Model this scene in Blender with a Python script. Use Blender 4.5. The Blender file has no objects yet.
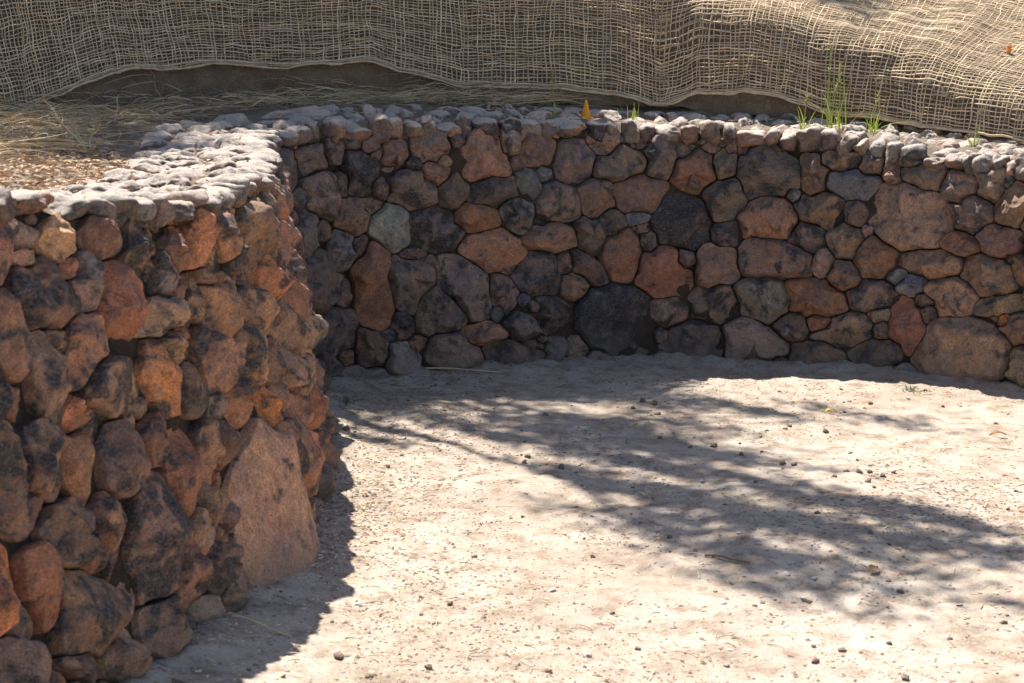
# Curved dry stone retaining wall around a dusty court, jute netting on the bank behind it.
import bpy, math, random
import numpy as np
from mathutils import Vector, Matrix, Quaternion
rng = np.random.default_rng(7)
random.seed(7)
scene = bpy.context.scene
COL = scene.collection

# ------------------------------------------------------------------ helpers
def mesh_obj(name, verts, faces, mat, parent=None, smooth=True, tint=None, off=None):
    """one mesh object; verts are world coordinates, stored relative to the parent's location"""
    v = np.asarray(verts, float)
    base = np.array(parent.matrix_world.translation if parent and parent.parent is None else (0, 0, 0), float) if parent else np.zeros(3)
    if parent is not None:
        p = parent; base = np.zeros(3)
        while p is not None:
            base += np.array(p.location); p = p.parent
        v = v - base
    me = bpy.data.meshes.new(name)
    faces = [tuple(int(i) for i in f) for f in faces] if not isinstance(faces, np.ndarray) else faces
    if isinstance(faces, np.ndarray):
        n, k = faces.shape
        me.vertices.add(len(v)); me.vertices.foreach_set('co', v.ravel())
        me.loops.add(n * k); me.loops.foreach_set('vertex_index', faces.ravel().astype(np.int32))
        me.polygons.add(n)
        me.polygons.foreach_set('loop_start', (np.arange(n) * k).astype(np.int32))
        me.update(calc_edges=True)
    else:
        me.from_pydata(v.tolist(), [], faces)
    me.polygons.foreach_set('use_smooth', [smooth] * len(me.polygons))
    if tint is not None:
        a = me.attributes.new('tint', 'FLOAT_COLOR', 'POINT')
        t = np.asarray(tint, float)
        if t.ndim == 1: t = np.tile(t, (len(v), 1))
        a.data.foreach_set('color', t.ravel())
    if off is not None:
        a = me.attributes.new('off', 'FLOAT_VECTOR', 'POINT')
        t = np.asarray(off, float)
        if t.ndim == 1: t = np.tile(t, (len(v), 1))
        a.data.foreach_set('vector', t.ravel())
    me.materials.append(mat)
    me.validate(); me.update()
    o = bpy.data.objects.new(name, me); COL.objects.link(o)
    if parent is not None: o.parent = parent
    return o

def empty(name, loc):
    o = bpy.data.objects.new(name, None); COL.objects.link(o)
    o.location = loc; o.empty_display_size = .1
    return o

def tag(o, label=None, cat=None, group=None, kind=None):
    if label: o['label'] = label
    if cat: o['category'] = cat
    if group: o['group'] = group
    if kind: o['kind'] = kind
    return o

def merge(parts):
    """parts: list of (verts, quad faces, tint, off) -> one set of arrays"""
    V, Fs, T, O = [], [], [], []; n = 0
    for v, f, t, o in parts:
        V.append(v); Fs.append(f + n); n += len(v)
        T.append(np.tile(t, (len(v), 1))); O.append(np.tile(o, (len(v), 1)))
    return np.vstack(V), np.vstack(Fs), np.vstack(T), np.vstack(O)

# vectorised gradient-ish value noise
_perm = np.random.default_rng(3).random((64, 64, 64)) * 2 - 1
def vnoise(p):
    p = np.asarray(p, float); i = np.floor(p).astype(int); f = p - i; f = f * f * f * (f * (f * 6 - 15) + 10)
    r = 0
    for dx in (0, 1):
        wx = f[..., 0] if dx else 1 - f[..., 0]
        for dy in (0, 1):
            wy = f[..., 1] if dy else 1 - f[..., 1]
            for dz in (0, 1):
                wz = f[..., 2] if dz else 1 - f[..., 2]
                r = r + wx * wy * wz * _perm[(i[..., 0] + dx) % 64, (i[..., 1] + dy) % 64, (i[..., 2] + dz) % 64]
    return r
def fbm(p, oct=4, lac=2.1, gain=.5):
    p = np.asarray(p, float); s = 0; a = 1
    for k in range(oct):
        s = s + a * vnoise(p + 17.3 * k); p = p * lac; a *= gain
    return s

def tubes(lines, rad, sides=4):
    """lines: list of (n,3) arrays, rad: per line scalar or array -> verts, quads"""
    V, Q = [], []; n0 = 0
    for k, L in enumerate(lines):
        L = np.asarray(L, float); n = len(L)
        t = np.gradient(L, axis=0); t /= np.linalg.norm(t, axis=1)[:, None] + 1e-9
        ref = np.array([0., 0, 1]) if abs(t[:, 2]).mean() < .75 else np.array([1., 0, 0])
        a = np.cross(t, ref); a /= np.linalg.norm(a, axis=1)[:, None] + 1e-9
        b = np.cross(t, a)
        r = np.broadcast_to(np.asarray(rad[k], float), (n,))[:, None]
        ring = [L + r * (a * math.cos(q) + b * math.sin(q)) for q in np.arange(sides) * 2 * math.pi / sides]
        v = np.stack(ring, 1).reshape(-1, 3)
        i = np.arange(n - 1)[:, None] * sides + np.arange(sides)[None]
        j = np.arange(n - 1)[:, None] * sides + (np.arange(sides)[None] + 1) % sides
        q = np.stack([i, j, j + sides, i + sides], -1).reshape(-1, 4) + n0
        V.append(v); Q.append(q); n0 += len(v)
    return np.vstack(V), np.vstack(Q)

def blades(roots, tips, sag, width, segs=4):
    """thin curved ribbons from roots to tips, sag = mid offset vectors"""
    n = len(roots); t = np.linspace(0, 1, segs + 1)[None, :, None]
    r, e, s = roots[:, None], tips[:, None], sag[:, None]
    c = r * (1 - t) + e * t + s * (4 * t * (1 - t))
    d = e - r; side = np.cross(d, rng.normal(size=(n, 1, 3))); side /= np.linalg.norm(side, axis=-1, keepdims=True) + 1e-9
    w = (np.asarray(width).reshape(-1, 1, 1) * (1 - .85 * t ** 2)) * side * .5
    v = np.stack([c - w, c + w], 2).reshape(-1, 3)
    k = np.arange(n)[:, None] * (segs + 1) * 2 + np.arange(segs)[None] * 2
    q = np.stack([k, k + 1, k + 3, k + 2], -1).reshape(-1, 4)
    return v, q

# ------------------------------------------------------------------ materials
def new_mat(name):
    m = bpy.data.materials.new(name); m.use_nodes = True
    nt = m.node_tree; nt.nodes.clear()
    out = nt.nodes.new('ShaderNodeOutputMaterial'); b = nt.nodes.new('ShaderNodeBsdfPrincipled')
    nt.links.new(b.outputs[0], out.inputs[0])
    b.inputs['Roughness'].default_value = .9
    b.inputs['Specular IOR Level'].default_value = .25
    return m, nt, b
class NT:
    def __init__(s, nt): s.nt = nt
    def n(s, t, **kw):
        x = s.nt.nodes.new(t)
        for k, v in kw.items(): setattr(x, k, v)
        return x
    def link(s, a, b): s.nt.links.new(a, b)
    def noise(s, vec, scale, detail=4, rough=.55, dist=0):
        x = s.n('ShaderNodeTexNoise'); x.inputs['Scale'].default_value = scale
        x.inputs['Detail'].default_value = detail; x.inputs['Roughness'].default_value = rough; x.inputs['Distortion'].default_value = dist
        if vec is not None: s.link(vec, x.inputs['Vector'])
        return x.outputs['Fac']
    def ramp(s, fac, stops):
        x = s.n('ShaderNodeValToRGB'); e = x.color_ramp.elements
        while len(e) < len(stops): e.new(.5)
        for q, (p, c) in zip(e, stops):
            q.position = p; q.color = (*(c if isinstance(c, (tuple, list)) else (c, c, c)), 1)
        s.link(fac, x.inputs[0]); return x.outputs[0]
    def mix(s, fac, a, b, mode='MIX'):
        x = s.n('ShaderNodeMix', data_type='RGBA', blend_type=mode)
        for sock, v in ((x.inputs[0], fac), (x.inputs[6], a), (x.inputs[7], b)):
            if isinstance(v, (int, float)): sock.default_value = v
            elif isinstance(v, (tuple, list)): sock.default_value = (*v[:3], 1)
            else: s.link(v, sock)
        return x.outputs[2]
    def math(s, op, a, b=0., clamp=False):
        x = s.n('ShaderNodeMath', operation=op, use_clamp=clamp)
        for sock, v in ((x.inputs[0], a), (x.inputs[1], b)):
            if isinstance(v, (int, float)): sock.default_value = v
            else: s.link(v, sock)
        return x.outputs[0]
    def bump(s, h, strength, dist, prev=None):
        x = s.n('ShaderNodeBump'); x.inputs['Strength'].default_value = strength; x.inputs['Distance'].default_value = dist
        s.link(h, x.inputs['Height'])
        if prev is not None: s.link(prev, x.inputs['Normal'])
        return x.outputs[0]

def stone_material(name, dusty):
    m, nt, b = new_mat(name); g = NT(nt)
    at = g.n('ShaderNodeAttribute', attribute_name='tint'); ao = g.n('ShaderNodeAttribute', attribute_name='off')
    tc = g.n('ShaderNodeTexCoord')
    add = g.n('ShaderNodeVectorMath', operation='ADD'); g.link(tc.outputs['Object'], add.inputs[0]); g.link(ao.outputs['Vector'], add.inputs[1])
    so = g.n('ShaderNodeSeparateXYZ'); g.link(ao.outputs['Vector'], so.inputs[0])
    k1 = g.math('FRACT', g.math('MULTIPLY', so.outputs['X'], .371)); k2 = g.math('FRACT', g.math('MULTIPLY', so.outputs['Y'], .517)); k3 = g.math('FRACT', g.math('MULTIPLY', so.outputs['Z'], .293))
    sc = g.n('ShaderNodeCombineXYZ'); g.link(g.math('ADD', g.math('MULTIPLY', k1, .6), .75), sc.inputs[0]); g.link(g.math('ADD', g.math('MULTIPLY', k1, .45), .85), sc.inputs[1]); g.link(g.math('ADD', g.math('MULTIPLY', k2, .7), .60), sc.inputs[2])
    rot = g.n('ShaderNodeVectorRotate', rotation_type='EULER_XYZ'); g.link(add.outputs[0], rot.inputs['Vector']); g.link(ao.outputs['Vector'], rot.inputs['Rotation'])
    mu = g.n('ShaderNodeVectorMath', operation='MULTIPLY'); g.link(rot.outputs[0], mu.inputs[0]); g.link(sc.outputs[0], mu.inputs[1])
    v = mu.outputs[0]
    base = at.outputs['Color']; mot = at.outputs['Alpha']
    big = g.noise(v, 7, 5, .6, .4); mid = g.noise(v, 34, 7, .72, .15); fine = g.noise(v, 115, 5, .7); xf = g.noise(v, 260, 3, .6)
    # broad tonal drift
    c = g.mix(g.ramp(big, [(.3, 0.), (.7, 1.)]), g.mix(1., base, (.70, .73, .80), 'MULTIPLY'), g.mix(1., base, (1.35, 1.22, 1.08), 'MULTIPLY'))
    # iron rust blush
    rust = g.ramp(g.noise(v, 11, 5, .6, .8), [(.55, 0.), (.72, 1.)])
    grey = g.ramp(g.noise(v, 9, 4, .6, .3), [(.5, 0.), (.66, 1.)])
    c = g.mix(g.math('MULTIPLY', grey, g.math('MULTIPLY', k2, .6)), c, (.16, .155, .155))
    c = g.mix(g.math('MULTIPLY', rust, g.math('MULTIPLY', k3, .6)), c, g.mix(.55, base, (.30, .135, .06)))
    # black weathering crust and lichen
    patch = g.math('ADD', g.math('MULTIPLY', g.noise(v, 13, 7, .62, .25), .62), g.math('ADD', g.math('MULTIPLY', mid, .23), g.math('MULTIPLY', fine, .15)))
    crust = g.math('MULTIPLY', g.ramp(g.math('ADD', patch, g.math('MULTIPLY', g.math('SUBTRACT', mot, .5), .17)), [(.50, 0.), (.56, 1.)]), .9)
    c = g.mix(crust, c, g.mix(g.ramp(fine, [(.4, 0.), (.62, 1.)]), (.026, .025, .026), (.088, .082, .082)))
    # pale mineral freckles
    fr = g.ramp(g.noise(v, 62, 5, .75, .6), [(.60, 0.), (.66, 1.)])
    c = g.mix(g.math('MULTIPLY', fr, g.math('MULTIPLY', k1, .6)), c, (.36, .30, .26))
    fr2 = g.ramp(fine, [(.62, 0.), (.68, 1.)])
    c = g.mix(g.math('MULTIPLY', fr2, .25), c, (.04, .035, .034))
    c = g.mix(1., c, g.ramp(xf, [(.28, .58), (.72, 1.48)]), 'MULTIPLY')
    c = g.mix(1., c, g.ramp(fine, [(.34, .70), (.66, 1.32)]), 'MULTIPLY')
    c = g.mix(1., c, g.ramp(mid, [(.36, .78), (.64, 1.24)]), 'MULTIPLY')
    if not dusty:   # splashed dust on the lowest stones
        so2 = g.n('ShaderNodeSeparateXYZ'); g.link(tc.outputs['Object'], so2.inputs[0])
        lowz = g.math('SUBTRACT', g.math('ADD', .17, g.math('MULTIPLY', g.math('SUBTRACT', big, .5), .35)), so2.outputs['Z'])
        c = g.mix(g.math('MULTIPLY', g.ramp(g.math('MULTIPLY', lowz, 6.), [(0., 0.), (1., 1.)]), .5), c, (.27, .225, .185))
    if dusty:
        geo = g.n('ShaderNodeNewGeometry'); sep = g.n('ShaderNodeSeparateXYZ'); g.link(geo.outputs['Normal'], sep.inputs[0])
        up = g.math('ADD', sep.outputs['Z'], g.math('MULTIPLY', g.math('SUBTRACT', mid, .5), .9))
        du = g.ramp(up, [(.36, 0.), (.74, 1.)])
        dust = g.mix(g.ramp(fine, [(.35, 0.), (.65, 1.)]), (.47, .40, .335), (.66, .58, .50))
        c = g.mix(g.math('MULTIPLY', du, .74), c, dust)
    g.link(c, b.inputs['Base Color'])
    b.inputs['Roughness'].default_value = .8
    vor = g.n('ShaderNodeTexVoronoi'); vor.inputs['Scale'].default_value = 85; g.link(v, vor.inputs['Vector'])
    pits = g.ramp(vor.outputs['Distance'], [(.08, 0.), (.32, 1.)])
    n1 = g.bump(mid, .6, .012); n2 = g.bump(fine, .9, .005, n1); n3 = g.bump(pits, .35, .003, n2); n4 = g.bump(xf, .5, .0015, n3)
    g.link(n4, b.inputs['Normal'])
    return m
M_STONE = stone_material('weathered_basalt', False)
M_CAP = stone_material('dusty_capstone', True)

def earth_material(name, c1, c2, c3, scale=1., bump=1., specks=.5):
    m, nt, b = new_mat(name); g = NT(nt)
    tc = g.n('ShaderNodeTexCoord'); v = tc.outputs['Object']
    a = g.noise(v, 1.6 * scale, 6, .6, .5); d = g.noise(v, 9 * scale, 6, .65, .3); e = g.noise(v, 55 * scale, 5, .7); f = g.noise(v, 230 * scale, 3, .65)
    c = g.mix(g.ramp(a, [(.35, 0.), (.65, 1.)]), c1, c2)
    c = g.mix(g.ramp(g.math('ADD', g.math('MULTIPLY', d, .6), g.math('MULTIPLY', e, .4)), [(.47, 0.), (.60, 1.)]), c, c3)
    c = g.mix(1., c, g.ramp(e, [(.25, .8), (.75, 1.16)]), 'MULTIPLY')
    c = g.mix(1., c, g.ramp(f, [(.2, .78), (.8, 1.2)]), 'MULTIPLY')
    sp = g.ramp(g.noise(v, 120 * scale, 2, .5), [(.66, 0.), (.70, 1.)])
    c = g.mix(g.math('MULTIPLY', sp, specks), c, tuple(x * .35 for x in c3))
    g.link(c, b.inputs['Base Color']); b.inputs['Roughness'].default_value = 1.; b.inputs['Specular IOR Level'].default_value = .1
    n1 = g.bump(d, .4 * bump, .02); n2 = g.bump(e, .7 * bump, .008, n1); n3 = g.bump(f, .7 * bump, .002, n2)
    g.link(n3, b.inputs['Normal'])
    return m
M_GROUND = earth_material('dusty_ground', (.52, .440, .365), (.41, .335, .268), (.28, .21, .155), 1., 1., .6)
M_LEDGE = earth_material('ledge_soil', (.26, .21, .16), (.20, .16, .12), (.30, .22, .15), 1.3, 1.3, .5)
M_BANK = earth_material('bank_earth', (.26, .20, .145), (.205, .158, .115), (.31, .23, .16), 1.5, 1.6, .3)
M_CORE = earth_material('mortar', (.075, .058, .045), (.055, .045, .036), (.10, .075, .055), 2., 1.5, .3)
M_BED = earth_material('mortar_bed', (.30, .245, .195), (.24, .19, .15), (.28, .20, .14), 2., 1.5, .4)

def simple_mat(name, col, var=.35, scale=30, rough=.85, trans=0.):
    m, nt, b = new_mat(name); g = NT(nt)
    tc = g.n('ShaderNodeTexCoord'); geo = g.n('ShaderNodeNewGeometry')
    c = g.mix(1., col, g.ramp(g.noise(tc.outputs['Object'], scale, 3), [(.25, 1 - var), (.75, 1 + var)]), 'MULTIPLY')
    c = g.mix(1., c, g.ramp(geo.outputs['Random Per Island'], [(0., 1 - var), (1., 1 + var)]), 'MULTIPLY')
    g.link(c, b.inputs['Base Color']); b.inputs['Roughness'].default_value = rough
    if trans:
        out = [n for n in nt.nodes if n.type == 'OUTPUT_MATERIAL'][0]
        t = g.n('ShaderNodeBsdfTranslucent'); g.link(c, t.inputs[0])
        mx = g.n('ShaderNodeMixShader'); mx.inputs[0].default_value = trans
        g.link(b.outputs[0], mx.inputs[1]); g.link(t.outputs[0], mx.inputs[2]); g.link(mx.outputs[0], out.inputs[0])
    return m
M_JUTE = simple_mat('jute_yarn', (.58, .455, .305), .25, 22, .95)
M_HEM = simple_mat('jute_selvedge', (.52, .41, .28), .25, 40, .95)
M_STRAW = simple_mat('straw', (.58, .45, .28), .35, 8, .8)
M_MULCH = simple_mat('bark_mulch', (.54, .38, .25), .45, 8, .9)
M_GRASS = simple_mat('green_grass', (.38, .46, .09), .3, 12, .6, .35)
M_SEED = simple_mat('grass_seed_head', (.36, .38, .14), .3, 60, .8, .3)
M_BITS = simple_mat('litter_bits', (.25, .19, .145), .45, 60, .95)
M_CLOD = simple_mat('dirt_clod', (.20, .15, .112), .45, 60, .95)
M_CRUMB = simple_mat('soil_crumb', (.34, .265, .205), .35, 60, .95)
M_CHIP = simple_mat('pale_chip', (.48, .43, .37), .2, 60, .9)
M_GREYP = simple_mat('grey_pebble', (.33, .29, .255), .3, 60, .9)
M_LEAFY = simple_mat('yellow_leaf', (.62, .46, .06), .2, 60, .7, .3)
M_LEAFB = simple_mat('brown_leaf', (.30, .15, .07), .3, 60, .8, .2)
M_TWIG = simple_mat('twig', (.36, .29, .20), .3, 30, .9)
M_ORANGE = simple_mat('orange_plastic', (.85, .36, .02), .08, 60, .45)
M_STAKE = simple_mat('stake_wood', (.33, .22, .13), .3, 40, .9)
M_STAKETOP = simple_mat('stake_paint', (.75, .22, .05), .2, 40, .7)
M_WEED = simple_mat('grey_green_weed', (.24, .27, .17), .3, 40, .8, .25)
M_OAK = simple_mat('oak_leaf', (.07, .10, .03), .3, 20, .6, .2)
M_BARK = simple_mat('oak_bark', (.13, .10, .08), .4, 20, .95)

# ------------------------------------------------------------------ shape of the wall
# base line of the wall on the court side (x, y, height under the caps, batter)
WALL_CTRL=[(-1.42,2.3,1.205,.34),(-1.17,3.2,1.205,.33),(-1.015,3.72,1.205,.32),(-.915,4.08,1.195,.31),(-.830,4.36,1.155,.28),(-.745,4.75,1.12,.21),(-.672,5.15,1.112,.175),
(-.650,5.75,1.12,.165),(-.705,6.5,1.125,.19),(-.79,7.1,1.13,.2),(-.86,7.60,1.13,.2),(-.80,7.93,1.13,.17),(-.55,8.09,1.15,.15),(-.158,8.26,1.15,.14),(.139,8.35,1.14,.14),
(.447,8.517,1.13,.14),(.864,8.61,1.10,.14),(1.165,8.58,1.085,.14),(1.458,8.49,1.07,.14),(1.85,8.26,1.02,.14),(2.12,8.03,.985,.14),(2.40,7.74,.955,.14),(2.75,7.2,.93,.14),(3.05,6.5,.92,.14),(3.2,5.7,.92,.14)]
def catmull(P,n=24):
    P=np.asarray(P,float);Q=np.vstack([2*P[0]-P[1],P,2*P[-1]-P[-2]]);out=[]
    t=np.linspace(0,1,n,endpoint=False)[:,None]
    for i in range(1,len(Q)-2):
        a,b,c,d=Q[i-1],Q[i],Q[i+1],Q[i+2]
        out.append(.5*((2*b)+(-a+c)*t+(2*a-5*b+4*c-d)*t**2+(-a+3*b-3*c+d)*t**3))
    out.append(P[-1:]);return np.vstack(out)
_c=catmull(WALL_CTRL)
_B=_c[:,:2];_t=np.gradient(_B,axis=0);_t/=np.linalg.norm(_t,axis=1)[:,None]
_n=np.stack([-_t[:,1],_t[:,0]],1)          # into the bank
for _ in range(30):
    _n[1:-1]=(_n[:-2]+2*_n[1:-1]+_n[2:])/4
_n/=np.linalg.norm(_n,axis=1)[:,None]
_T=_B+_n*_c[:,3:4]
_M=(_B+_T)/2
WU=np.concatenate([[0],np.cumsum(np.linalg.norm(np.diff(_M,axis=0),axis=1))])
def _ip(u,a): return np.stack([np.interp(u,WU,a[:,k]) for k in range(a.shape[1])],-1)
def wallH(u): return np.interp(u,WU,_c[:,2])
def wallN2(u):
    n=_ip(u,_n);return n/np.linalg.norm(n,axis=-1,keepdims=True)
def wallS(u,w):
    """point of the wall's face: u metres along it, w metres up"""
    u=np.asarray(u,float);w=np.asarray(w,float);H=wallH(u);v=(w/H)[...,None]
    p=_ip(u,_B)*(1-v)+_ip(u,_T)*v
    return np.concatenate([p,w[...,None]],-1)

# ------------------------------------------------------------------ the wall: stones
TABLE = """1296,242,46,36,-32,g 1396,386,130,78,50,o 1436,226,106,71,-28,g 1548,610,112,98,-90,d 1580,358,104,63,82,r 1604,822,78,47,64,k 1636,138,78,46,-26,d 1656,998,75,31,66,r 1720,622,103,73,88,t 1736,250,133,103,-22,d 1740,434,93,87,-63,d 1740,930,107,76,78,m 1780,1130,104,61,63,m 1824,106,92,86,-24,t 1840,798,115,62,85,d 1884,578,118,78,84,m 1892,1094,39,25,-2,t 1908,694,62,56,36,r 1908,886,65,29,-10,t 1912,994,120,96,17,d 1912,1142,44,34,9,g 1932,394,105,72,67,m 2008,842,123,73,44,m 2036,110,89,83,-45,t 2036,1122,75,61,34,t 2048,1050,38,31,16,r 2052,558,99,83,60,d 2088,742,126,79,-12,t 2100,314,175,99,58,D 2100,998,81,42,66,g 2212,562,76,65,55,m 2220,922,136,87,78,r 2224,1106,83,57,3,d 2228,186,107,70,52,m 2244,302,57,38,65,t 2296,46,111,65,-23,g 2332,450,126,80,79,r 2340,702,108,81,-79,o 2356,274,65,53,61,t 2368,1062,85,51,67,d 2412,154,83,78,46,d 2412,862,105,61,-7,t 2424,782,75,66,40,t 2448,318,84,76,-31,t 2476,982,77,54,51,g 2484,478,89,50,67,t 2488,642,96,79,15,d 2540,1026,69,52,58,m 2580,462,77,61,63,d 2604,890,75,46,67,t 2624,574,59,38,-12,g 2648,710,123,100,-30,m 2696,938,86,36,-13,d 2696,1038,91,71,54,o 2752,838,128,102,-26,m 2764,562,105,72,-12,m 2892,194,280,280,-2,P 2928,1058,103,85,-2,m 2956,678,158,107,-14,t 2964,970,88,56,2,d 3032,482,98,74,14,o 3100,774,144,92,-20,t 3108,-2,79,53,-39,g 3200,74,111,73,-32,m 3208,594,110,70,6,d 3240,1022,126,91,-6,d 3264,266,197,134,-24,m 3328,846,116,81,-4,o 3368,382,103,89,-36,m 3440,498,129,117,-31,t 3504,630,149,106,-12,t 5660,730,145,95,38,g 5700,494,184,129,5,d 5732,94,111,70,0,k 5732,250,249,126,-4,k 5780,1058,94,70,3,d 5792,726,65,47,0,d 5804,886,110,99,16,d 5884,430,72,52,81,d 5884,622,109,78,67,g 5892,1102,65,34,84,d 5912,18,169,60,-8,g 5916,938,66,41,84,d 5964,782,91,79,59,m 5976,642,60,44,84,d 5980,1138,52,36,1,d 6000,138,99,90,85,m 6008,982,102,90,79,k 6032,434,195,119,86,R 6068,1118,44,36,3,d 6116,210,37,32,-6,b 6152,78,100,84,81,g 6152,726,117,98,84,s 6184,246,76,60,87,d 6188,1074,73,64,80,m 6220,482,157,128,66,d 6240,586,78,37,-3,d 6260,906,124,91,-9,d 6280,1022,36,34,12,d 6360,298,143,123,-9,k 6372,1110,103,85,2,p 6376,698,142,105,-18,k 6384,970,78,61,1,m 6436,94,150,99,-9,p 6460,870,86,78,82,d 6504,1138,55,45,84,d 6512,418,199,118,-46,q 6584,182,109,62,-3,r 6588,754,116,72,-11,o 6640,1062,125,123,30,r 6672,882,120,74,18,d 6676,286,50,34,88,b 6680,586,155,104,-6,r 6704,378,102,88,89,d 6756,62,145,70,-3,d 6768,1114,69,67,47,p 6784,758,93,87,2,d 6804,342,36,32,-5,b 6812,1010,40,39,42,d 6820,222,111,88,-5,k 6864,126,58,40,-6,d 6868,294,52,50,-13,d 6872,130,41,38,-13,d 6872,922,81,71,82,b 6904,466,134,131,-10,k 6928,258,143,94,-6,k 6928,1074,126,81,0,m 6964,78,78,67,-90,g 6976,642,155,73,-3,m 7028,814,121,94,-1,d 7048,510,63,49,85,d 7096,386,89,65,22,m 7104,74,76,67,88,t 7132,998,111,107,13,d 7184,474,127,60,-37,d 7192,642,85,80,85,d 7240,830,108,94,-80,m 7304,214,233,201,-4,K 7304,1114,86,76,85,p 7328,690,70,68,86,d 7364,982,139,76,13,d 7368,530,147,101,-86,r 7460,718,60,38,-1,b 7476,838,139,102,-1,m 7516,602,58,47,89,d 7568,126,39,36,-87,d 7588,1014,96,79,89,d 7596,450,145,139,-5,R 7616,234,107,81,-2,m 7688,702,161,148,-2,k 7688,1054,51,31,90,d 7700,506,59,47,-89,d 7736,938,120,114,-38,r 7764,98,164,100,0,d 7852,450,125,111,81,m 7856,282,131,100,-17,d 7900,810,113,109,-6,d 7900,990,79,62,-87,d 7912,642,79,71,20,d 8072,94,162,103,-3,p 8104,310,142,118,-3,g 8108,714,154,102,-4,r 8108,942,148,121,-1,k 8148,522,202,98,2,m 8236,842,35,34,-63,b 8260,170,88,65,3,d 8320,942,94,64,-85,m 8324,626,89,85,58,d 8372,758,123,101,-22,m 8376,330,170,93,-1,r 8404,502,74,52,78,p 8412,50,154,65,-2,m 8412,206,66,45,4,r 8464,1018,95,49,1,m 8508,618,94,89,-72,d 8524,450,90,80,-14,m 8532,178,170,84,9,t 8536,898,133,71,-3,b 8548,762,68,63,-73,d 8612,674,36,34,-14,p 8616,1002,65,56,-5,m 8668,550,113,105,-5,r 8672,370,136,83,0,d 8716,78,155,68,6,d 8720,966,73,52,-82,m 8728,194,49,46,-83,d 8728,274,68,34,5,t 8820,1018,61,26,2,d 8824,746,225,165,-12,T 8864,426,69,57,2,b 8868,242,128,101,-83,R 8880,962,107,71,-9,d 8948,542,172,67,4,m 8976,310,48,43,1,d 9040,790,55,41,-79,r 9052,910,98,78,8,m 9076,402,135,97,-3,m 9112,646,102,61,3,r 9144,798,113,90,4,d 9152,138,250,177,1,T 9232,922,92,85,-23,t 9260,510,140,93,-4,m 9300,674,105,75,2,m 9308,950,35,24,-79,g 9344,854,109,100,-18,m 9352,386,143,49,10,t 9368,310,39,32,3,o 9416,1006,85,68,-5,d 9432,558,74,56,-78,m 9460,282,93,87,-5,m 9496,102,107,83,-62,t 9552,614,105,79,1,r 9596,438,107,79,3,d 9612,254,95,90,-12,m 9668,102,95,90,-3,r 9764,546,105,89,-3,d 9808,382,106,89,1,m 9812,218,107,89,4,d"""
TINT = {'d': (.165, .118, .094, .50), 'k': (.135, .104, .088, .80), 'K': (.105, .088, .078, 1.0), 'D': (.175, .118, .09, .75), 'r': (.250, .132, .090, .30),
        'R': (.250, .122, .080, .1), 'm': (.215, .132, .096, .40), 'p': (.250, .168, .130, .3), 'P': (.33, .230, .170, .15), 'o': (.32, .155, .08, .40),
        'g': (.190, .160, .138, .40), 's': (.175, .168, .145, .1), 'b': (.140, .138, .142, .3), 't': (.240, .172, .122, .45), 'T': (.245, .160, .112, .40), 'q': (.180, .130, .112, .4)}
ST = []
for row in TABLE.split():
    u, w, a, b, g, c = row.split(',')
    ST.append([int(u) / 1000, int(w) / 1000, int(a) / 1000, int(b) / 1000, math.radians(int(g)), c])
ST = [s for s in ST]
NL = len(ST)
def shape_of(seed):
    """an irregular polygon with rounded corners: directions and reaches of its sides"""
    R_ = np.random.default_rng(seed); k = int(R_.integers(5, 8))
    a = (np.arange(k) + R_.uniform(-.30, .30, k)) * 2 * math.pi / k + R_.uniform(0, 6.28)
    return np.cos(a), np.sin(a), R_.uniform(.84, 1.10, k)
def metric(px, py, s, sh):
    dx = px - s[0]; dy = py - s[1]; ca, sa = math.cos(s[4]), math.sin(s[4])
    p = (dx * ca + dy * sa) / s[2]; q = (-dx * sa + dy * ca) / s[3]; d = 0.
    for c_, s_, h_ in zip(*sh): d = d + np.maximum((p * c_ + q * s_) / h_, 0) ** 14
    return d ** (1 / 14)
SH = [shape_of(40 + i) for i in range(NL)]
# fill what is left of the face with further stones
gu, gw = np.meshgrid(np.arange(.15, WU[-1] - .1, .048), np.arange(-.06, 1.26, .014), indexing='ij')
inside = gw < wallH(gu) + .01
D = np.full(gu.shape, 9.)
def stamp(s, sh):
    r = s[2] * 2.2
    i0, i1 = np.searchsorted(gu[:, 0], [s[0] - r, s[0] + r])
    D[i0:i1] = np.minimum(D[i0:i1], metric(gu[i0:i1], gw[i0:i1], s, sh))
for s, sh in zip(ST, SH): stamp(s, sh)
CLS = list('ddddkkmmmmrrgtbpqt')
frng = random.Random(11)
for it in range(1600):
    cand = np.argwhere((D > 1.24) & inside)
    if len(cand) == 0: break
    k = cand[frng.randrange(len(cand))]
    # take the roomiest of a few candidates
    best = max((tuple(cand[frng.randrange(len(cand))]) for _ in range(12)), key=lambda q: D[q[0], q[1]])
    u, w = gu[best], gw[best]
    # free radius around
    loc = (np.abs(gu - u) < .22) & (np.abs(gw - w) < .22) & ((D < 1.02) | ~inside)
    if loc.any():
        fr = np.sqrt((gu[loc] - u) ** 2 + (gw[loc] - w) ** 2).min()
    else: fr = .2
    if fr > .1: a = frng.uniform(.075, .13)
    else: a = max(.016, fr * 1.1)
    s = [float(u), float(w), a * frng.uniform(1., 1.35), a * frng.uniform(.75, 1.), math.radians(frng.uniform(-35, 35)), frng.choice(CLS)]
    ST.append(s); SH.append(shape_of(9000 + len(ST))); stamp(s, SH[-1])
SA = np.array([[s[0], s[1], s[2], s[3], s[4]] for s in ST]); SAW = SA

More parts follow.
